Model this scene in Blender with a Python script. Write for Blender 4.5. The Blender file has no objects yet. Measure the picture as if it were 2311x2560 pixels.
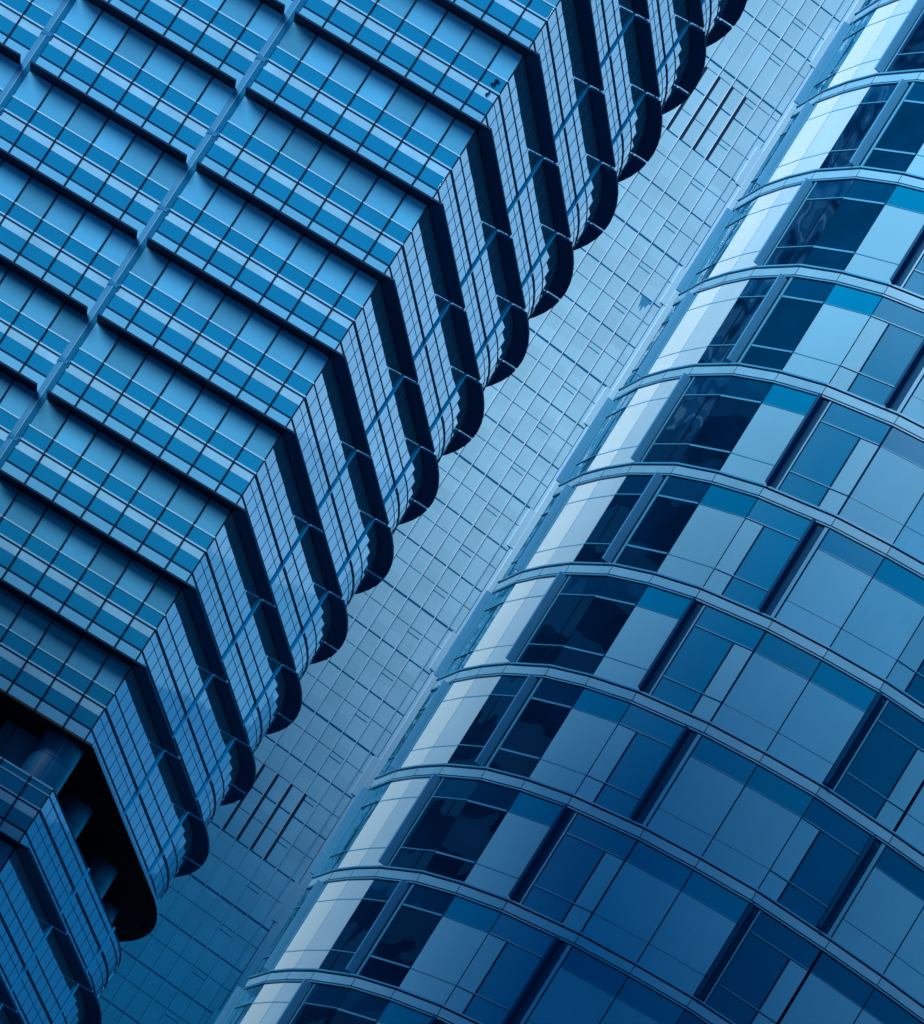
import bpy, math, random
from mathutils import Vector, Matrix
random.seed(7)
R = math.radians
S = bpy.context.scene
COL = S.collection

# ------------------------------------------------------------------ camera
FPX, PITCH, ROLL = 17771.979, 15.051, 32.298          # focal length in photo pixels (2311 x 2560), angles in degrees
GROUND = -1.7                                         # the camera is held 1.7 m above the street
cam = bpy.data.cameras.new('camera')
cam.sensor_fit = 'VERTICAL'; cam.sensor_height = 36.0
cam.lens = FPX / 2560 * 36.0
cam.clip_start = 1.0; cam.clip_end = 20000
co = bpy.data.objects.new('camera', cam); COL.objects.link(co)
p_, r_ = R(PITCH), R(ROLL)
fwd = Vector((0, math.cos(p_), math.sin(p_))); upv = Vector((0, -math.sin(p_), math.cos(p_))); rgt = Vector((1, 0, 0))
# up in the picture leans to the right of the building's up
xr = rgt * math.cos(r_) + upv * math.sin(r_) * 1.0
yu = upv * math.cos(r_) - rgt * math.sin(r_)
M = Matrix((( xr.x, yu.x, -fwd.x, 0), (xr.y, yu.y, -fwd.y, 0), (xr.z, yu.z, -fwd.z, 0), (0, 0, 0, 1)))
co.matrix_world = M
S.camera = co

def photo(P):
    """photo pixel of a world point, used only to decide how finely a repeat is split"""
    P = Vector(P); d = P.dot(fwd)
    if d <= 1: return (-9e9, -9e9)
    return (1155.5 + FPX * P.dot(xr) / d, 1280 - FPX * P.dot(yu) / d)
def in_view(P, m=60):
    x, y = photo(P); return -m < x < 2311 + m and -m < y < 2560 + m

# ------------------------------------------------------------------ materials
def mat(name, col, rough=.35, ior=1.5, metal=0.0, tint=0.0, noise=0.0, nscale=1.0, wave=0.0, wscale=.35, cell=None, streak=0.0, coat=0.0, stint=None):
    m = bpy.data.materials.new(name); m.use_nodes = True
    nt = m.node_tree; N = nt.nodes; L = nt.links
    b = N['Principled BSDF']
    b.inputs['Roughness'].default_value = rough; b.inputs['IOR'].default_value = ior; b.inputs['Metallic'].default_value = metal
    b.inputs['Coat Weight'].default_value = coat; b.inputs['Coat Roughness'].default_value = .06
    if stint: b.inputs['Specular Tint'].default_value = (*stint, 1)
    tc = N.new('ShaderNodeTexCoord')
    base = N.new('ShaderNodeRGB'); base.outputs[0].default_value = (*col, 1); out = base.outputs[0]
    def scale_by(sock, lo, hi, src):
        nonlocal out
        mr = N.new('ShaderNodeMapRange'); mr.inputs['To Min'].default_value = lo; mr.inputs['To Max'].default_value = hi
        L.new(src, mr.inputs['Value'])
        vm = N.new('ShaderNodeVectorMath'); vm.operation = 'SCALE'
        L.new(out, vm.inputs[0]); L.new(mr.outputs[0], vm.inputs['Scale']); out = vm.outputs[0]
    if tint:
        oi = N.new('ShaderNodeObjectInfo'); scale_by(None, 1 - tint, 1 + tint, oi.outputs['Random'])
    if cell:
        mp = N.new('ShaderNodeVectorMath'); mp.operation = 'SNAP'; mp.inputs[1].default_value = cell
        L.new(tc.outputs['Object'], mp.inputs[0])
        wn = N.new('ShaderNodeTexWhiteNoise'); L.new(mp.outputs[0], wn.inputs['Vector']); scale_by(None, .93, 1.06, wn.outputs['Value'])
    if noise:
        nz = N.new('ShaderNodeTexNoise'); nz.inputs['Scale'].default_value = nscale; nz.inputs['Detail'].default_value = 5
        L.new(tc.outputs['Object'], nz.inputs['Vector']); scale_by(None, 1 - noise, 1 + noise, nz.outputs['Fac'])
    if streak:
        mp = N.new('ShaderNodeMapping'); mp.inputs['Scale'].default_value = (7, 7, .22)
        L.new(tc.outputs['Object'], mp.inputs['Vector'])
        nz = N.new('ShaderNodeTexNoise'); nz.inputs['Scale'].default_value = 1.0; nz.inputs['Detail'].default_value = 4
        L.new(mp.outputs[0], nz.inputs['Vector']); scale_by(None, 1 - streak, 1 + streak, nz.outputs['Fac'])
    L.new(out, b.inputs['Base Color'])
    if wave:
        nz = N.new('ShaderNodeTexNoise'); nz.inputs['Scale'].default_value = wscale; nz.inputs['Detail'].default_value = 1
        L.new(tc.outputs['Object'], nz.inputs['Vector'])
        bp = N.new('ShaderNodeBump'); bp.inputs['Strength'].default_value = 1.0; bp.inputs['Distance'].default_value = wave
        L.new(nz.outputs['Fac'], bp.inputs['Height']); L.new(bp.outputs[0], b.inputs['Normal'])
        if coat: L.new(bp.outputs[0], b.inputs['Coat Normal'])
    return m

MT = {
 'stone': mat('pale_stone', (.46, .62, .78), .7, noise=.1, nscale=.1),  # face of the block added to shade the fin tower
 'fin_side': mat('navy_sunshade_metal', (.0, .10, .26), .6, 1.2, tint=.15, noise=.15, nscale=1.2),  # same sunshade metal, with the bounce light on the side put into its colour
 'rail': mat('pale_blue_rail', (.22, .44, .66), .35, 1.4, metal=.6),
 'clad_a': mat('navy_cladding', (.01, .13, .30), .6, 1.05), 'clad_b': mat('blue_cladding', (.05, .22, .43), .6, 1.05), 'clad_c': mat('mid_cladding', (.13, .35, .57), .6, 1.05), 'clad_d': mat('soft_cladding', (.25, .47, .69), .6, 1.05),  # tone steps; on the added pale block they imitate a light falloff
 'side_mull': mat('side_mullion', (.04, .20, .40), .5, 1.3),
 # left tower
 'pane':      mat('vision_glass', (.055, .26, .50), .05, 1.35, tint=.24, noise=.14, nscale=.35, wave=.02),
 'spandrel':  mat('blue_spandrel_glass', (.005, .145, .34), .06, 1.35, tint=.05, noise=.07, nscale=.5, wave=.012),
 'strip':     mat('pale_glass_strip', (.17, .38, .62), .12, 1.4, noise=.34, nscale=.7, tint=.05),
 'sill':      mat('light_blue_glass', (.09, .31, .56), .06, 1.35, tint=.06, noise=.06, wave=.01),
 'line':      mat('pale_aluminium_line', (.18, .40, .65), .35),
 'dark_line': mat('dark_gasket', (.0, .02, .07), .6, 1.15),
 'mullion':   mat('dark_mullion', (.0, .012, .045), .6, 1.2),
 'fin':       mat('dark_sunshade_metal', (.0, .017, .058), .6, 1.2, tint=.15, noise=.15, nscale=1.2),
 'fin_edge':  mat('sunshade_edge', (.0, .05, .14), .6, 1.2),
 'channel':   mat('blue_steel_channel', (.006, .13, .31), .5, 1.2, metal=.0, noise=.12, nscale=1.0),
 'bracket':   mat('pale_bracket', (.25, .45, .68), .35),
 'core':      mat('dark_core', (.0, .012, .04), .8),
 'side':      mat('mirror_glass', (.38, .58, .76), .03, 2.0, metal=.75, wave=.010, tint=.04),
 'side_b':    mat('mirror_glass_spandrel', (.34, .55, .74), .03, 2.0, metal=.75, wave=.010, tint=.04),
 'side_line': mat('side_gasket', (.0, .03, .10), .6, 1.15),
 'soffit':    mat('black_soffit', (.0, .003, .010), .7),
 'column':    mat('column_cladding', (.006, .09, .25), .3, noise=.2, nscale=.8),
 # middle tower
 'clad':      mat('pale_cladding', (.33, .58, .80), .45, cell=(1.2, 50, 1.8), noise=.05, nscale=.25, streak=.05),
 'joint':     mat('blue_joint', (.01, .18, .38), .7, 1.2),
 'thick':     mat('deep_blue_joint', (.0, .10, .26), .7, 1.2),
 'rib':       mat('pale_rib', (.58, .76, .92), .35),
 'pier':      mat('plain_pier', (.36, .58, .80), .5, noise=.07, nscale=.3, streak=.06),
 'slot':      mat('dark_slot', (.0, .012, .05), .6),
 'stain':     mat('blue_stain', (.03, .22, .44), .6),  # darker blue of the jagged patch
 # round tower: bright and dark reflections of the facets put into the colours
 'white':     mat('white_panel', (.54, .73, .90), .2, 1.25, noise=.06, nscale=.4, tint=.04, streak=.04),  # bright reflection put into the panel colour
 'white2':    mat('off_white_panel', (.38, .60, .82), .2, 1.25, noise=.09, nscale=.6, tint=.05, streak=.07),  # pale reflection put into the panel colour
 'dark':      mat('dark_tinted_glass', (.0, .013, .050), .02, 1.85, wave=.04, wscale=.5, noise=.85, nscale=.7, stint=(.25, .55, .9)),  # dark mirrored surroundings and their swirls put into the base colour
 'dark_top':  mat('dark_transom_glass', (.0, .036, .115), .03, 1.7, wave=.03, wscale=.6, noise=.2, nscale=1.5, stint=(.25, .55, .9)),  # dark reflection put into the base colour
 'ribbed':    mat('ribbed_panel', (.16, .42, .66), .3, 1.2, tint=.05, noise=.06, nscale=.5),
 'light':     mat('light_blue_panel', (.10, .36, .62), .25, 1.2, tint=.08, noise=.14, nscale=.3, streak=.05),
 'blue':      mat('blue_window_glass', (.0, .18, .40), .2, 1.2, tint=.12, noise=.10, nscale=.45, wave=.01),
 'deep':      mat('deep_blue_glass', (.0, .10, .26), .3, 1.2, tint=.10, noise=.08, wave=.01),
 'clutter':   mat('wavy_mirror_glass', (.02, .20, .40), .02, 1.9, wave=.22, wscale=.6, noise=.45, nscale=1.3, stint=(.4, .7, 1)),
 'ledge':     mat('ledge_metal', (.17, .42, .67), .40, 1.3, noise=.16, nscale=1.1, tint=.04),
 'ledge_dk':  mat('ledge_groove', (.0, .03, .10), .7, 1.15),
 'frame':     mat('dark_frame', (.0, .016, .06), .7, 1.15),
 'frame_lt':  mat('blue_frame', (.06, .30, .56), .35),
 'blade':     mat('blue_fin_metal', (.07, .29, .56), .35, 1.4, noise=.12, nscale=1.0),
 'strip_dk':  mat('recessed_strip', (.0, .06, .17), .6, 1.2),
 # ground and the added blocks
 'asphalt':   mat('asphalt', (.05, .05, .055), .9, noise=.2, nscale=.5),
 'concrete':  mat('blue_grey_concrete', (.03, .14, .30), .8, 1.1, noise=.1, nscale=.1),
 'city_glass':mat('city_glass', (.0, .04, .11), .3, 1.2),  # ribbon windows of the added blocks
}

# ribs on the ribbed panels: fine vertical corrugation
def add_ribs(m, freq, dist):
    nt = m.node_tree; N = nt.nodes; L = nt.links; b = N['Principled BSDF']
    tc = N.new('ShaderNodeTexCoord'); mp = N.new('ShaderNodeMapping'); mp.inputs['Scale'].default_value = (freq, freq * .35, 0)
    L.new(tc.outputs['Object'], mp.inputs['Vector'])
    w = N.new('ShaderNodeTexWave'); w.inputs['Scale'].default_value = 1; w.inputs['Distortion'].default_value = .4
    L.new(mp.outputs[0], w.inputs['Vector'])
    bp = N.new('ShaderNodeBump'); bp.inputs['Distance'].default_value = dist; bp.inputs['Strength'].default_value = .6
    L.new(w.outputs['Fac'], bp.inputs['Height']); L.new(bp.outputs[0], b.inputs['Normal'])
add_ribs(MT['ribbed'], 4.5, .012)

# ------------------------------------------------------------------ mesh helpers
class MB:
    def __init__(s): s.v = []; s.f = []; s.m = []; s.mats = []
    def mi(s, k):
        if k not in s.mats: s.mats.append(k)
        return s.mats.index(k)
    def hexa(s, b, t, k, caps=True):
        """prism: bottom ring b and top ring t (lists of points, counter-clockwise seen from above)"""
        o = len(s.v); n = len(b); s.v += [tuple(q) for q in b] + [tuple(q) for q in t]; i = s.mi(k)
        for a in range(n):
            c = (a + 1) % n; s.f.append((o + a, o + c, o + n + c, o + n + a)); s.m.append(i)
        if caps:
            s.f.append(tuple(o + n - 1 - a for a in range(n))); s.m.append(i)
            s.f.append(tuple(o + n + a for a in range(n))); s.m.append(i)
    def wall(s, p, q, n, o0, o1, z0, z1, k):
        """box standing on the plan line p-q, from offset o0 to o1 along the outward normal n, between two heights"""
        P = [Vector((p[0] + n[0] * o, p[1] + n[1] * o)) for o in (o0, o1)]
        Q = [Vector((q[0] + n[0] * o, q[1] + n[1] * o)) for o in (o0, o1)]
        ring = [P[0], P[1], Q[1], Q[0]]
        ar = sum(ring[a].x * ring[(a + 1) % 4].y - ring[(a + 1) % 4].x * ring[a].y for a in range(4))
        if ar < 0: ring.reverse()
        s.hexa([(r.x, r.y, z0) for r in ring], [(r.x, r.y, z1) for r in ring], k)
    def strip(s, inner, outer, z0, z1, k):
        """solid band following a plan polyline (inner and outer edges), one closed body"""
        o = len(s.v); n = len(inner); i = s.mi(k)
        for a in range(n):
            s.v += [(*inner[a], z0), (*outer[a], z0), (*outer[a], z1), (*inner[a], z1)]
        for a in range(n - 1):
            b = o + 4 * a; c = b + 4
            for e in range(4):
                g = (e + 1) % 4; s.f.append((b + e, b + g, c + g, c + e)); s.m.append(i)
        s.f.append((o, o + 3, o + 2, o + 1)); s.m.append(i); e = o + 4 * (n - 1)
        s.f.append((e, e + 1, e + 2, e + 3)); s.m.append(i)
    def mesh(s, name):
        me = bpy.data.meshes.new(name); me.from_pydata(s.v, [], s.f); me.update()
        for k in s.mats: me.materials.append(MT[k])
        for pl, i in zip(me.polygons, s.m): pl.material_index = i
        import bmesh
        bm = bmesh.new(); bm.from_mesh(me); bmesh.ops.recalc_face_normals(bm, faces=bm.faces); bm.to_mesh(me); bm.free()
        return me
    def build(s, name, parent=None, smooth=False):
        if not s.f: return None
        me = s.mesh(name)
        if smooth:
            for pl in me.polygons: pl.use_smooth = len(pl.vertices) == 4
        o = bpy.data.objects.new(name, me); COL.objects.link(o)
        if parent: o.parent = parent; o.matrix_parent_inverse = parent.matrix_world.inverted()
        return o
    def add(s, o):
        k = len(s.v); s.v += o.v; s.f += [tuple(i + k for i in f) for f in o.f]; s.m += [s.mi(o.mats[i]) for i in o.m]
POOL = {}
def seen(pts):
    b = 9e9
    for P in pts:
        x, y = photo(P); b = min(b, max(0, -x, x - 2311) + max(0, -y, y - 2560))
    return b
def pool(parent, name, mb, pts, sub=None):
    """sub: (name, MB) of a sub-part"""
    if mb.f: POOL.setdefault((parent.name, name), []).append((seen(pts), len(POOL.get((parent.name, name), [])), mb, sub))
def flush():
    for (pn, name), L in POOL.items():
        L.sort(key=lambda q: q[:2]); par = bpy.data.objects[pn]; rest = MB()
        for n, (d, _, mb, sub) in enumerate(L):
            if n < 100:
                o = mb.build(name, par)
                if sub: sub[1].build(sub[0], o)
            else:
                rest.add(mb)
                if sub: rest.add(sub[1])
        o = rest.build(name, par)
        if o: o['kind'] = 'stuff'
    POOL.clear()
def root(name, label, cat, loc):
    o = bpy.data.objects.new(name, None); COL.objects.link(o); o.location = loc
    o['label'] = label; o['category'] = cat
    bpy.context.view_layer.update()
    return o
def V2(a): return Vector((math.sin(R(a)), math.cos(R(a))))

# ================================================================== LEFT TOWER
AZS, CA = 14.672, 100.398
C0 = Vector((-8.216, 291.019)); ZT = 99.546            # glass corner and height of its reference transom
fd = V2(AZS - CA); fn = Vector((fd.y, -fd.x)); fn = -fn if fn.y > 0 else fn
sd = V2(AZS)
LT = root('fin_tower', 'dark blue glass office tower with black sunshade fins round its sharp corner, at the left', 'tower', (C0.x - 10, C0.y + 14, GROUND))

E0, MM = 1.085, 1.391
fs = [0.0] + [E0 + MM * n for n in range(19)]          # front mullion stations, measured from the corner
FCH = [9.475, 9.475 + 8.35, 9.475 + 16.7]              # channels on the front
fp = lambda s, o=0: C0 + fd * s + fn * o
# side: straight, then a gently rounded corner of flat panes
SP = [(C0.copy(), None)]
ss = [0.0]; azs = []
for n in range(8): ss.append(ss[-1] + 11.1 / 8); azs.append(AZS)
for n in range(6): ss.append(ss[-1] + 1.45); azs.append(AZS)
a_ = AZS
for n in range(16):
    ss.append(ss[-1] + 1.45); azs.append(a_); a_ -= 3.2
sp = [C0.copy()]
for n, a in enumerate(azs): sp.append(sp[-1] + V2(a) * (ss[n + 1] - ss[n]))
def nrm(a): d = V2(a); return Vector((d.y, -d.x))
def s_off(o, i):
    """offset vertex i of the side polyline outward"""
    if i == 0: n0 = n1 = nrm(azs[0])
    elif i == len(sp) - 1: n0 = n1 = nrm(azs[-1])
    else: n0, n1 = nrm(azs[i - 1]), nrm(azs[i])
    b = (n0 + n1).normalized(); return sp[i] + b * (o / b.dot(n0))
def s_at(s, o=0):
    for n in range(len(azs)):
        if s <= ss[n + 1] + 1e-9:
            return sp[n] + V2(azs[n]) * (s - ss[n]) + nrm(azs[n]) * o
SCH = [8, 14, 20, 26]                                   # side stations of the channels

# levels below a floor's transom line
LV = dict(blue1=(.03, .655), thin=(.655, .72), dk1=(.725, .80), strip=(.81, 1.165), blue2=(1.175, 1.78), dk2=(1.785, 1.865), sill=(1.87, 2.62), pane=(2.64, 3.965))
FIN_D = 2.62; FIN_T = .09; DF, DS = 1.06, .76
# corner where front and side sunshades meet
def corner_off(of, os_):
    n1, n2 = fn, nrm(AZS); det = n1.x * n2.y - n1.y * n2.x
    return C0 + Vector(((of * n2.y - os_ * n1.y) / det, (n1.x * os_ - n2.x * of) / det))

floors = [('u', k, ZT - 4 * k) for k in range(-6, 10)] + [('l', n, ZT - 41.17 - 4 * n) for n in range(0, 4)]
UTOP = ZT + 24.0 + 1.4; UBOT = ZT - 38.44
LTOP = ZT - 40.81; LBOT = ZT - 41.17 - 16
wins = []; rest = MB(); fin_rest = MB()
def bay_front(b): return (0 if b == 0 else FCH[b - 1], FCH[b])
for blk, k, zt in floors:
    first_l = blk == 'l' and k == 0
    last_u = blk == 'u' and k == 9
    tr = MB()
    sill_bot = 2.44 if last_u else 2.62
    for b in range(3):
        s0, s1 = bay_front(b)
        st = sorted([s for s in fs if s0 + .3 < s < s1 - .3] + [s0, s1])
        m1 = MB(); m2 = MB(); m3 = MB()
        for a, c in zip(st[:-1], st[1:]):
            pa, pc = fp(a), fp(c)
            m1.wall(pa, pc, fn, -.06, -.006 - random.random() * .004, zt - LV['blue1'][1], zt - LV['blue1'][0], 'spandrel')
            m1.wall(pa, pc, fn, -.06, -.006 - random.random() * .004, zt - LV['blue2'][1], zt - LV['blue2'][0], 'spandrel')
            m2.wall(pa, pc, fn, -.06, 0, zt - LV['strip'][1], zt - LV['strip'][0], 'strip')
            m3.wall(pa, pc, fn, -.06, 0, zt - sill_bot, zt - LV['sill'][0], 'sill')
            if not last_u:
                z0, z1 = zt - LV['pane'][1], zt - LV['pane'][0]
                cpt = fp((a + c) / 2)
                wins.append(((a, c, z0, z1), (cpt.x, cpt.y, (z0 + z1) / 2)))
            else: pass
        pts = [(*fp(s0 + (s1 - s0) * q / 4), zt - 1) for q in range(5)]
        pool(LT, 'spandrel', m1, pts); pool(LT, 'glass_strip', m2, pts); pool(LT, 'sill_panel', m3, pts)
        tr_s = [(s0, s1)]
        for a, c in tr_s:
            tr.wall(fp(a), fp(c), fn, -.06, .03, zt - .03, zt + .035, 'line')
            tr.wall(fp(a), fp(c), fn, -.06, .03, zt - LV['thin'][1], zt - LV['thin'][0], 'line')
            tr.wall(fp(a), fp(c), fn, -.06, .012, zt - LV['dk1'][1], zt - LV['dk1'][0], 'side_line')
            tr.wall(fp(a), fp(c), fn, -.06, .02, zt - LV['dk2'][1], zt - LV['dk2'][0], 'dark_line')
        # front sunshade of this bay
        if not last_u:
            f0 = s0 + (.28 if b else 0); f1 = s1 - .25
            zz = zt - FIN_D
            F = MB()
            A = fp(f0) if b else C0.copy(); Ao = fp(f0, DF) if b else corner_off(DF, DS)
            F.strip([A, fp(f1)], [Ao, fp(f1, DF)], zz, zz + FIN_T, 'fin')
            pool(LT, 'sunshade_fin', F, [(*fp(f0 + (f1 - f0) * q / 4), zz) for q in range(5)])
    # side glass, one curtain panel per bay; its panes follow the rounded corner
    lo = 0
    for hi in SCH + [30]:
        g = MB(); fr = MB()
        for n in range(lo, hi):
            p, q, nn = sp[n], sp[n + 1], nrm(azs[n])
            rows = [('blue1', 'side_b'), ('strip', 'side_b'), ('blue2', 'side_b'), ('sill', 'side')] + ([] if last_u else [('pane', 'side')])
            for rk, mk in rows:
                l0, l1 = LV[rk]; l1 = sill_bot if rk == 'sill' else l1
                g.wall(p, q, nn, -.06, -.004, zt - l1, zt - l0, mk)
            for l0, l1, mk, o in ((-.03, .03, 'side_line', .015), (.715, .80, 'side_line', .03), (1.165, 1.18, 'side_line', .012), (1.785, 1.865, 'side_line', .02)):
                g.wall(p, q, nn, -.06, o, zt - l1, zt - l0, mk)
        pool(LT, 'curtain_glass', g, [(*sp[n], zt - 1.5) for n in range(lo, hi + 1)])
        # side sunshade
        if not last_u:
            zz = zt - FIN_D; F = MB()
            inn = []; out = []
            d0 = .0 if lo == 0 else .28
            if lo == 0: inn.append(C0.copy()); out.append(corner_off(DF, DS))
            else: inn.append(s_at(ss[lo] + .28)); out.append(s_at(ss[lo] + .28, DS))
            for n in range(lo + 1, hi): inn.append(sp[n].copy()); out.append(s_off(DS, n))
            inn.append(s_at(ss[hi] - .25)); out.append(s_at(ss[hi] - .25, DS))
            F.strip(inn, out, zz, zz + FIN_T, 'fin_side')
            F.strip([o_ + (o_ - i_).normalized() * .004 for i_, o_ in zip(inn, out)], [o_ + (o_ - i_).normalized() * .03 for i_, o_ in zip(inn, out)], zz + .015, zz + FIN_T + .02, 'fin_edge')
            pool(LT, 'sunshade_fin', F, [(*sp[n], zz) for n in range(lo, hi + 1)])
        lo = hi
    tr.build('transom', LT)
# front windows: one part each, the hundred that show best; the rest in one
def score(P):
    x, y = photo(P); return max(0, -x, x - 2311) + max(0, -y, y - 2560) + .0001 * math.hypot(x - 1155, y - 1280)
wins.sort(key=lambda w: score(w[1]))
for n, ((a, c, z0, z1), P) in enumerate(wins):
    w = MB() if n < 100 else rest
    w.wall(fp(a + .03), fp(c - .03), fn, -.06, -.004, z0, z1, 'pane')
    if n < 100: w.build('window', LT)
ro = rest.build('window', LT); ro['kind'] = 'stuff'
# mullions: each runs the height of its block
for (z0, z1) in ((UBOT + .01, UTOP), (LBOT, LTOP - .01)):
    for s in fs:
        if any(abs(s - c) < .3 for c in FCH) or s == 0: continue
        m = MB(); m.wall(fp(s - .027), fp(s + .027), fn, -.05, .055, z0, z1, 'mullion')
        pool(LT, 'mullion', m, [(*fp(s), z0 + t * (z1 - z0) / 12) for t in range(13)])
    for n in range(1, 30):
        if n in SCH: continue
        nn = (nrm(azs[n - 1]) + nrm(azs[n])).normalized(); t = Vector((-nn.y, nn.x))
        m = MB(); m.wall(sp[n] - t * .022, sp[n] + t * .022, nn, -.05, .006, z0, z1, 'side_mull')
        pool(LT, 'mullion', m, [(*sp[n], z0 + t_ * (z1 - z0) / 12) for t_ in range(13)])
    # corner post
    m = MB(); pr = [corner_off(.012, .012), fp(.05, .012), fp(.05, -.06), s_at(.05, -.06), s_at(.05, .012)]
    m.hexa([(*q, z0) for q in pr], [(*q, z1) for q in pr], 'mullion'); m.build('corner_post', LT)
# channels (folded steel trunking running up the facade) with a bracket plate at every floor
def channel(p, t, n, z0, z1, w=.24, d=.6, mk='channel'):
    c = MB()
    pts = [p - t * w, p - t * w + n * .05 * d, p - t * .03 + n * .16 * d, p + t * .03 + n * .16 * d, p + t * w + n * .05 * d, p + t * w]
    c.hexa([(*q, z0) for q in pts], [(*q, z1) for q in pts], mk)
    r2 = [p - t * .010 + n * .155 * d, p - t * .010 + n * .172 * d, p + t * .010 + n * .172 * d, p + t * .010 + n * .155 * d]
    c.hexa([(*q, z0) for q in r2], [(*q, z1) for q in r2], 'line')
    o = c.build('steel_channel', LT)
    for blk, k, zt in floors:
        if z0 < zt - 1 < z1 and in_view((*p, zt - .8), 900):
            b = MB(); b.wall(p - t * (w + .02), p + t * (w + .02), n, 0, .10 * d, zt - 1.0, zt - .68, mk)
            b.wall(p - t * w * .8, p + t * w * .8, n, .10 * d, .18 * d, zt - .93, zt - .75, mk); b.build('bracket', o)
for z0, z1 in ((UBOT + .1, UTOP), (LBOT, LTOP + .05)):
    for s in FCH: channel(fp(s), -fd, fn, z0, z1)
    for n in SCH[:2]: channel(s_at(ss[n]), V2(azs[n]), nrm(azs[n]), z0, z1, .13, .5, 'rail')
# short clips in the sunshade gaps
for blk, k, zt in floors:
    if blk == 'u' and k == 9: continue
    for n in SCH[:3]:
        if in_view((*sp[n], zt - FIN_D), 900):
            b = MB(); A, B = s_at(ss[n] + .05, .12), s_at(ss[n] + .05, DS - .04)
            b.wall(A, B, V2(azs[n]), 0, .13, zt - FIN_D + .02, zt - FIN_D + .07, 'bracket'); b.build('fin_clip', LT)
# core behind the glass
def plan(oin):
    pts = [corner_off(-oin, -oin)] + [s_off(-oin, i) for i in range(1, 31)]
    back = [Vector((sp[30].x - 30, sp[30].y + 6)), fp(26.1, -oin) + Vector((-.5, 30)), fp(26.1, -oin)]
    return pts + back
c = MB(); pl = plan(.08); c.hexa([(*q, UBOT + .12) for q in pl], [(*q, UTOP) for q in pl], 'core'); c.build('wall', LT)
c = MB(); pl = plan(.08); c.hexa([(*q, GROUND) for q in pl], [(*q, LTOP - .15) for q in pl], 'core'); c.build('wall', LT)
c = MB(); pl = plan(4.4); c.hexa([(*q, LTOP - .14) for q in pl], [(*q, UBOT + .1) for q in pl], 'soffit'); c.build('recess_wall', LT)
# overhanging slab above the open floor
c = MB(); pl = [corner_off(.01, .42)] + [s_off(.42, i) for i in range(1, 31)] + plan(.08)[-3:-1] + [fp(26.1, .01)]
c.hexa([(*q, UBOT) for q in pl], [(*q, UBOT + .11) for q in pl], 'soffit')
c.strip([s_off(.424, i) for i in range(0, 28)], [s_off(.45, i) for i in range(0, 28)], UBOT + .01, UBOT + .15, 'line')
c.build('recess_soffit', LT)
# set-back glazing and columns of the open floor
st = [1.95 + 1.25 * n for n in range(8)]
for a, b in zip(st[:-1], st[1:]):
    w = MB(); w.wall(fp(a + .03, -4.2), fp(b - .03, -4.2), fn, -.05, .0, LTOP - .6, UBOT - .0, 'pane'); w.build('recess_window', LT)
def column(P, rad):
    o = MB(); n = 40
    for z0, z1, rr in ((LTOP - .8, UBOT - 1.02, rad), (UBOT - 1.0, UBOT, rad)):
        for q in range(4):
            ang = [2 * math.pi * (q / 4) + (2 * math.pi / 4 - .02) * i / 10 for i in range(11)]
            ring = [P + Vector((math.cos(a), math.sin(a))) * rr for a in ang]; inr = [P + Vector((math.cos(a), math.sin(a))) * (rr - .06) for a in ang]
            o.strip(inr, ring, z0, z1, 'column')
    ring = [P + Vector((math.cos(2 * math.pi * i / 24), math.sin(2 * math.pi * i / 24))) * (rad - .07) for i in range(24)]
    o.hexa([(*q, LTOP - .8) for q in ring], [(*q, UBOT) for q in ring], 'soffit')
    o.build('column', LT)
column(fp(.9, -2.0), .95)
for n in (8, 14, 20): column(s_at(ss[n] + .2, -2.2), .95)
# the front runs on past the last channel, floor by floor, beyond the picture
for blk, k, zt in floors:
    m = MB(); a, c = fp(26.3), fp(86)
    m.wall(a, c, fn, -.3, 0, zt - 2.6, zt, 'clad_a'); m.wall(a, c, fn, -.3, .01, zt - 1.165, zt - .8, 'clad_c')
    m.wall(a, c, fn, -.3, .005, zt - 3.97, zt - 2.64, 'clad_b'); m.wall(a, c, fn, -.3, DF, zt - 2.62, zt - 2.53, 'fin'); m.build('facade_band', LT)
w_ = MB(); w_.wall(fp(26.2), fp(86), fn, -25, -.31, GROUND, UTOP, 'core'); w_.build('wall', LT)
# parapet of the lower block
par = MB()
par.wall(fp(0), fp(26.1), fn, -.2, .03, LTOP - .08, LTOP, 'line')
par.wall(fp(0), fp(26.1), fn, -.06, 0, LTOP - .33, LTOP - .08, 'spandrel')
inn = [s_off(-.2, i) for i in range(0, 30)]; inn[0] = corner_off(-.2, -.2)
par.strip(inn, [s_off(.025, i) for i in range(0, 30)], LTOP - .07, LTOP - .002, 'side_line')
for n in range(29): par.wall(sp[n], sp[n + 1], nrm(azs[n]), -.06, 0, LTOP - .33, LTOP - .075, 'side_b')
par.build('parapet', LT)
# small dark fitting on the glass near the corner
f = MB()
for s, dz, w, h in ((.47, .35, .07, .30), (.40, .22, .12, .10), (.52, .47, .10, .07), (.50, 1.0, .05, .12), (.46, .86, .02, .2)):
    f.wall(fp(s - w / 2), fp(s + w / 2), fn, .0, .12, ZT - 4 - dz - h / 2, ZT - 4 - dz + h / 2, 'dark_line')
f.build('fitting', LT)

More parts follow.
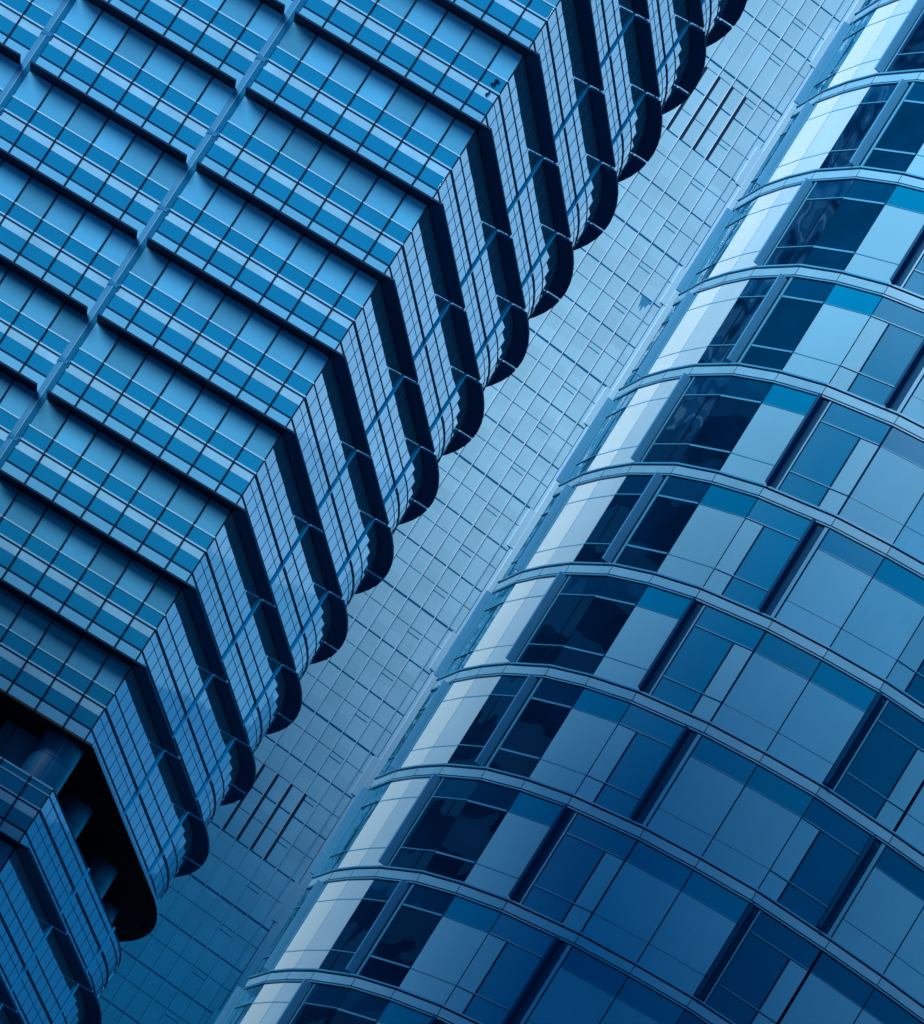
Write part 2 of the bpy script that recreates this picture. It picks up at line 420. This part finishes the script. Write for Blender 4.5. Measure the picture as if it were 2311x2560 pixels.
# ================================================================== MIDDLE TOWER
A0 = Vector((-2.451, 492.117)); DI = Vector((1.2019, .3483)); mdir = DI.normalized(); mn = Vector((mdir.y, -mdir.x))
Zb = 125.0; H3 = 3.6
mp = lambda i, o=0: A0 + DI * i + mn * o
zj = lambda j: Zb + H3 * j
MTW = root('clad_tower', 'pale flat tower with a fine grid of panels and thin ribs, between two others', 'tower', (A0.x, A0.y + 12, GROUND))
lines = [-15, -14, -13, -12.1, -11.1, -10.12, -9.12, -8.12, -7.12, -6.02, -4.97, -3.98, -3, -2, -1, 0, 1, 2, 3, 4, 5, 6, 7, 8, 9, 10.02, 11.12, 12.18, 12.88, 14.16, 15.24, 16.3, 17.3, 18.3, 19.3, 20.3]
thick = {-7.12, -3, 0, 3, 6, 9, 12.88, 16.3}
thin = {-6.02: -5.45, -4.97: -4.46, -8.12: -7.55, -7.12: -6.53, 11.12: 11.66, 12.18: 12.70, 12.88: 13.80, 14.16: 14.72}
I0, I1 = -16, 5.57
body = MB(); rect = [mp(I0, -.06), mp(9.5, -.06), mp(9.5, -24), mp(I0, -24)]
body.hexa([(*q, GROUND) for q in rect], [(*q, zj(21)) for q in rect], 'joint'); body.build('wall', MTW)
for a, b in zip(lines[:-1], lines[1:]):
    t = thin.get(a, a + .56 * (b - a) if True else 0)
    g0 = .07 if a in thick else .062; g1 = .07 if b in thick else .062
    m = MB()
    for i in range(I0, 6):
        e0, e1 = i + .055, min(i + .985, I1)
        if i == 5: e0 = 5.05
        o = -random.random() * .006
        m.wall(mp(e0), mp(e1), mn, -.07, o, zj(a) + g0, zj(t) - .03, 'clad')
        o = -random.random() * .006
        m.wall(mp(e0), mp(e1), mn, -.07, o, zj(t) + .03, zj(b) - g1, 'clad')
    m.build('cladding_band', MTW)
    if a in thick:
        c = MB(); c.wall(mp(I0), mp(5.62), mn, -.06, .02, zj(a) - .075, zj(a) + .06, 'thick'); c.build('string_course', MTW)
    # small louvre between the third and fourth rib
    if in_view((*mp(3.5), zj(t)), 900):
        v = MB(); v.wall(mp(3.08), mp(3.95), mn, -.02, .012, zj(t) - .035, zj(t) + .035, 'joint')
        v.wall(mp(3.06), mp(3.93), mn, -.02, .012, zj(t) - .44, zj(t) - .37, 'joint')
        v.build('vent', MTW)
for i in range(-10, 6):
    r = MB(); r.wall(mp(i + .005), mp(i + .042), mn, -.06, .05, zj(-15), zj(20.3), 'rib' if i < 5 else 'pier'); r.build('rib', MTW)
for i in range(0, 4):
    for z0, z1 in ((zj(11.14), zj(12.70)), (zj(-6.0), zj(-4.46))):
        v = MB(); v.wall(mp(i + .07), mp(i + .235), mn, -.05, .014, z0, z1, 'slot'); v.build('slot', MTW)
# plain pier at the right end, stepped at its sides
pi = MB(); pi.wall(mp(5.80), mp(9.4), mn, -.1, .16, GROUND, zj(20.5), 'pier'); pi.build('end_pier', MTW)
pi = MB(); pi.wall(mp(5.63), mp(5.80), mn, -.1, .05, GROUND, zj(20.5), 'pier'); pi.build('end_pier', MTW)
for j in range(-14, 20):
    if j % 3 == 2:
        pi = MB(); pi.wall(mp(5.36), mp(5.795), mn, .0, .11, zj(j + .10), zj(j + 1.0), 'pier'); pi.build('pier_block', MTW)
st = MB()  # jagged patch of darker blue over the panels
P = lambda i, j: (*mp(i, .012), zj(j)); Pb = lambda i, j: (*mp(i, -.01), zj(j))
tri = [(4.22, 7.99), (4.35, 7.85), (4.42, 7.72), (4.48, 7.82), (4.60, 7.68), (4.66, 7.84), (4.78, 7.80), (4.84, 7.92), (5.0, 7.93), (4.99, 7.98)]
st.v += [P(*q) for q in tri] + [Pb(*q) for q in tri]; n = len(tri); st.mi('stain')
st.f.append(tuple(range(n))); st.m.append(0); st.f.append(tuple(range(2 * n - 1, n - 1, -1))); st.m.append(0)
for a in range(n): st.f.append((a, n + a, n + (a + 1) % n, (a + 1) % n)); st.m.append(0)
st.build('stain', MTW)  # the jagged darker blue patch

# ================================================================== ROUND TOWER
RC = Vector((15.49, 229.338)); RR = 12.869; ZR = 60.5
fit = [(2.30, 231.87), (2.75, 228.97), (3.26, 226.87), (3.90, 224.75), (5.06, 222.04), (6.28, 220.30), (7.76, 218.79), (10.18, 217.34), (12.13, 216.76), (14.16, 216.42), (16.94, 216.70), (18.97, 217.11)]
verts = [Vector(q) for q in fit]                       # y z a b c d e f g h i j
kinds = ['w', 'n', 'n', 'w', 'n', 'n', 'w', 'n', 'n', 'w', 'n']
names = ['y', 'z', 'a', 'b', 'c', 'd', 'e', 'f', 'g', 'h', 'i']
st_n, st_w = math.degrees(2 * math.asin(2.12 / 2 / RR)), math.degrees(2 * math.asin(2.86 / 2 / RR))
def ang(v): return math.degrees(math.atan2(v.y - RC.y, v.x - RC.x))
# continue the ring both ways
a = ang(verts[-1]); seq = ['n', 'w', 'n', 'n', 'w', 'n', 'n', 'w', 'n', 'n']
for i_, kk in enumerate(seq):
    a += st_n if kk == 'n' else st_w
    verts.append(RC + Vector((math.cos(R(a)), math.sin(R(a)))) * RR); kinds.append(kk); names.append('j' if i_ == 0 else 'q')
a = ang(verts[0])
for kk in ['n', 'n', 'w', 'n', 'n', 'w', 'n', 'n', 'w', 'n', 'n']:
    a -= st_n if kk == 'n' else st_w
    verts.insert(0, RC + Vector((math.cos(R(a)), math.sin(R(a)))) * RR); kinds.insert(0, kk); names.insert(0, 'x')
RT = root('round_tower', 'round faceted tower ringed by pale ledges with dark and bright reflections coloured into its panels, at the right', 'tower', (RC.x, RC.y, GROUND))
nv = len(verts)
def fnorm(i):
    d = (verts[i + 1] - verts[i]).normalized(); n = Vector((d.y, -d.x))
    return n if n.dot(verts[i] - RC) > 0 else -n
def r_off(i, o):
    n0 = fnorm(max(i - 1, 0)); n1 = fnorm(min(i, nv - 2)); b = (n0 + n1).normalized(); return verts[i] + b * (o / b.dot(n0))
ROWS = {  # top, middle, bottom; what each facet mirrors is put into its colour
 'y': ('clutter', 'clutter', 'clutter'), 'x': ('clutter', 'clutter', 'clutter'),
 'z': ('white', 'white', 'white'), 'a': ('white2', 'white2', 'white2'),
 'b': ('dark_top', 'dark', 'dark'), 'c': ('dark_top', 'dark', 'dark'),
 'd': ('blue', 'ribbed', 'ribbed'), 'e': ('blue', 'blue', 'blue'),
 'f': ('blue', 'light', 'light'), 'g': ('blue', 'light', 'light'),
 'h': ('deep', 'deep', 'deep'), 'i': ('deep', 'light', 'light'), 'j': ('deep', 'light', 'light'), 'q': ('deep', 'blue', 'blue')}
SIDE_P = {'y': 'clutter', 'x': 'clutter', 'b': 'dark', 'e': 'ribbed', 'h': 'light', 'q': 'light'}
T0, T1, T2, T3 = -.04, -.785, -2.765, -3.52
rings = list(range(-6, 10))
for r in rings:
    zr = ZR + 4 * r
    # ring ledge, one closed run of mitred lengths
    L = MB()
    prof = [(-.015, .0, .0, .045, 'frame_lt'), (-.03, -.04, .045, .09, 'ledge_dk'), (-.03, -.012, .09, .37, 'ledge'), (-.03, -.07, .37, .43, 'ledge_dk'), (-.03, .03, .43, .485, 'frame_lt')]
    IN = [r_off(i, -.30) for i in range(nv)]
    for _, o, z0, z1, mk in prof:
        L.strip(IN, [r_off(i, o) for i in range(nv)], zr + z0, zr + z1, mk)
    for i in range(nv):
        if 8 <= i <= nv - 8:
            n = (fnorm(i - 1) + fnorm(i)).normalized(); t = Vector((-n.y, n.x)); v = r_off(i, 0)
            L.wall(v - t * .011, v + t * .011, n, -.05, -.004, zr + .06, zr + .37, 'ledge_dk')
    L.build('ledge', RT)
    typeA = r % 2 == 0
    for i in range(nv - 1):
        nm = names[i]; n = fnorm(i); p, q = verts[i], verts[i + 1]; d = (q - p).normalized(); W = (q - p).length
        if not (any(in_view((*v, zr + z), 1500) for v in (p, q) for z in (0, -2, -3.4)) and n.y < .6): continue
        at = lambda s: p + d * s
        top, mid, bot = ROWS[nm]
        g = MB(); fr = MB(); G0, G1 = -.14, -.05
        def cell(s0, s1, z0, z1, mk, o=0):
            g.wall(at(s0), at(s1), n, G0, G1 + o - random.random() * .004, zr + z0, zr + z1, mk)
        def bar(s0, s1, z0, z1, o, mk):
            fr.wall(at(s0), at(s1), n, G0 - .02, G1 + o, zr + z0, zr + z1, mk)
        pale = nm in ('z', 'a')
        if kinds[i] == 'n':
            e = .025
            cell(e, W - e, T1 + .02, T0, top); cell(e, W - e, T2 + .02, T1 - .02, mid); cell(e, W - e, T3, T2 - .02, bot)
            dark_b = 'frame_lt' if mid in ('light', 'ribbed') else ('deepbar' if pale else 'frame_lt')
            if pale: bar(e, W - e, T1 - .02, T1 + .02, .004, 'frame_lt'); bar(e, W - e, T2 - .02, T2 + .02, .004, 'frame_lt')
            elif mid == 'dark':
                bar(e, W - e, T1 - .035, T1 + .03, .03, 'frame_lt'); bar(e, W - e, T2 - .035, T2 + .03, .03, 'frame_lt')
            else:
                bar(e, W - e, T1 + .004, T1 + .02, .004, 'frame_lt'); bar(e, W - e, T1 - .02, T1 + .004, .001, 'strip_dk')
                bar(e, W - e, T2 - .002, T2 + .02, .004, 'frame_lt'); bar(e, W - e, T2 - .02, T2 - .002, .001, 'strip_dk')
            # upright joints at both sides
            wj = .012 if pale else .022
            jm = 'frame_lt' if pale else 'frame'
            bar(0.004, .004 + wj, T3, T0, -.002, jm); bar(W - .004 - wj, W - .004, T3, T0, -.002, jm)
            pool(RT, 'panel_bay', g, [(*v_, zr + z) for v_ in (p, q) for z in (0, -3.4)], ('panel_frame', fr))
        else:
            sidep = SIDE_P.get(nm, 'light')
            if typeA: f0, s0, s1, w0, w1, n0, n1 = .02, .13, .37, .50, 2.03, 2.09, W - .03
            else:     n0, n1, w0, w1, f0, s0, s1 = .03, .72, .78, 2.24, 2.26, 2.38, 2.66
            k_ = W / 2.86
            f0, s0, s1, w0, w1, n0, n1 = [x * k_ for x in (f0, s0, s1, w0, w1, n0, n1)]
            n1 = min(n1, W - .03)
            lo_, hi_ = (w0, n1) if typeA else (n0, w1)
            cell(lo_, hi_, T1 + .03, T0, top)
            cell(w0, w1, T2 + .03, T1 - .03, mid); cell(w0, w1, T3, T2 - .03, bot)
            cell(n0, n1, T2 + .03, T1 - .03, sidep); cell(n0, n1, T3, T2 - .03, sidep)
            sm = 'strip_dk' if nm not in ('y', 'b', 'x') else 'frame'
            cell(s0, s1, T3, T0, sm, -.05)
            # double upright between strip and window
            u0, u1 = (s1, w0) if typeA else (s1, W)
            bar(u0, u0 + .025, T3, T0, .0, 'frame'); bar(u0 + .03, u1 - .035, T3, T0, .03, 'frame_lt'); bar(u1 - .03, u1, T3, T0, .0, 'frame')
            mlo, mhi = (w1, n0) if typeA else (n1, w0)
            bar(mlo, mhi, T3, T1 - .03, .012, 'frame')
            for T in (T1, T2):
                bar(lo_, hi_, T - .0, T + .03, .035, 'frame_lt'); bar(lo_, hi_, T - .03, T - .0, .005, 'strip_dk')
            bar(.0, .02, T3, T0, -.004, 'frame'); bar(W - .02, W - .001, T3, T0, -.004, 'frame')
            pool(RT, 'window', g, [(*v_, zr + z) for v_ in (p, q) for z in (0, -3.4)], ('window_frame', fr))
            b = MB(); b.wall(at(f0), at(f0 + .10), n, -.14, .20, zr + T3 + .05, zr - .02, 'blade' if nm in 'xyb' else 'strip_dk')
            pool(RT, 'vertical_fin', b, [(*p, zr), (*q, zr - 3.4)])
cc = MB(); pl = [r_off(i, -.2) for i in range(nv)]
cc.hexa([(*q, GROUND) for q in pl], [(*q, ZR + 40) for q in pl], 'frame'); cc.build('wall', RT)

flush()
# ================================================================== CITY: ground and unseen blocks added to shade the lower floors and feed reflections
g = MB(); g.hexa([(-4000, -4000, GROUND - .5), (4000, -4000, GROUND - .5), (4000, 4000, GROUND - .5), (-4000, 4000, GROUND - .5)],
                 [(-4000, -4000, GROUND), (4000, -4000, GROUND), (4000, 4000, GROUND), (-4000, 4000, GROUND)], 'asphalt')
go = g.build('ground'); go['kind'] = 'structure'
def block(name, label, x0, x1, y0, y1, h, fl=4.0, pale=False, face='concrete'):
    t = root(name, label, 'added unseen block', ((x0 + x1) / 2, (y0 + y1) / 2, GROUND))
    b = MB(); b.hexa([(x0, y0, GROUND), (x1, y0, GROUND), (x1, y1, GROUND), (x0, y1, GROUND)], [(x0, y0, h), (x1, y0, h), (x1, y1, h), (x0, y1, h)], 'pier' if pale else face); b.build('wall', t)
    if pale:
        for k_, (a_, c_, m_) in enumerate(((GROUND, 110, 'clad_a'), (110.004, 124, 'clad_b'), (124.004, 136, 'clad_c'), (136.004, 148, 'clad_d'))):  # bands darken toward the base: falloff of the reflected light put into colour
            p = MB(); p.hexa([(x0 - .3, y0 - .3, a_), (x1, y0 - .3, a_), (x1, y0 + 1, a_), (x0 - .3, y0 + 1, a_)], [(x0 - .3, y0 - .3, c_), (x1, y0 - .3, c_), (x1, y0 + 1, c_), (x0 - .3, y0 + 1, c_)], m_); p.build('cladding_band', t)  # colour band of the added pale block
    z = GROUND + 5
    while z < h - 3 and not pale:
        w = MB(); rg = [(x0 - .06, y0 - .06), (x1 + .06, y0 - .06), (x1 + .06, y1 + .06), (x0 - .06, y1 + .06)]; w.hexa([(*q, z) for q in rg], [(*q, z + 2) for q in rg], 'city_glass'); w.build('ribbon_window', t); z += fl  # window band of the added block
    return t

block('office_block', 'pale stone block with ribbon windows, added out of view to shade the fin tower', -120, -27, 215, 268, 79, face='stone')
block('office_block', 'slim concrete block with ribbon windows, added out of view to shade the round tower', -35, -20, 150, 190, 87)
block('office_block', 'tall concrete block with ribbon windows, added out of view to shade the pale clad tower', -125, -43, 375, 440, 155)
block('office_block', 'pale block added out of view for the fin tower glass to reflect, banded darker below', 14, 190, 520, 545, 260, pale=True)

block('office_block', 'low dark concrete block with ribbon windows, added out of view to darken the round tower', 24, 60, 120, 188, 66)
# ------------------------------------------------------------------ light
SUN_EL, SUN_AZ = 24.0, 224.0       # degrees; azimuth clockwise from +Y: the cloud-veiled sun stands behind the camera to its left
w = bpy.data.worlds.new('World'); S.world = w; w.use_nodes = True
nt = w.node_tree; bg = nt.nodes['Background']
sky = nt.nodes.new('ShaderNodeTexSky'); sky.sky_type = 'NISHITA'; sky.sun_disc = False
sky.sun_elevation = R(SUN_EL); sky.sun_rotation = R(SUN_AZ); sky.air_density = 1.0; sky.dust_density = .2; sky.ozone_density = 3.0
bw = nt.nodes.new('ShaderNodeRGBToBW'); mx = nt.nodes.new('ShaderNodeVectorMath'); mx.operation = 'MULTIPLY'
mx.inputs[1].default_value = (.0, .93, 1.84)         # the whole photograph is toned one blue
nt.links.new(sky.outputs[0], bw.inputs[0]); nt.links.new(bw.outputs[0], mx.inputs[0]); nt.links.new(mx.outputs[0], bg.inputs['Color']); bg.inputs['Strength'].default_value = .108
sl = bpy.data.lights.new('sun', 'SUN'); sl.energy = 5.0; sl.angle = R(28); sl.color = (.92, .93, .82)
so = bpy.data.objects.new('sun', sl); COL.objects.link(so)
to_sun = Vector((math.sin(R(SUN_AZ)) * math.cos(R(SUN_EL)), math.cos(R(SUN_AZ)) * math.cos(R(SUN_EL)), math.sin(R(SUN_EL))))
so.rotation_euler = to_sun.to_track_quat('Z', 'Y').to_euler()
so.location = (0, -50, 300)

S.view_settings.view_transform = 'Standard'; S.view_settings.look = 'None'; S.view_settings.exposure = .0; S.view_settings.gamma = 1
S.render.engine = 'CYCLES'; S.cycles.max_bounces = 6; S.cycles.use_denoising = True
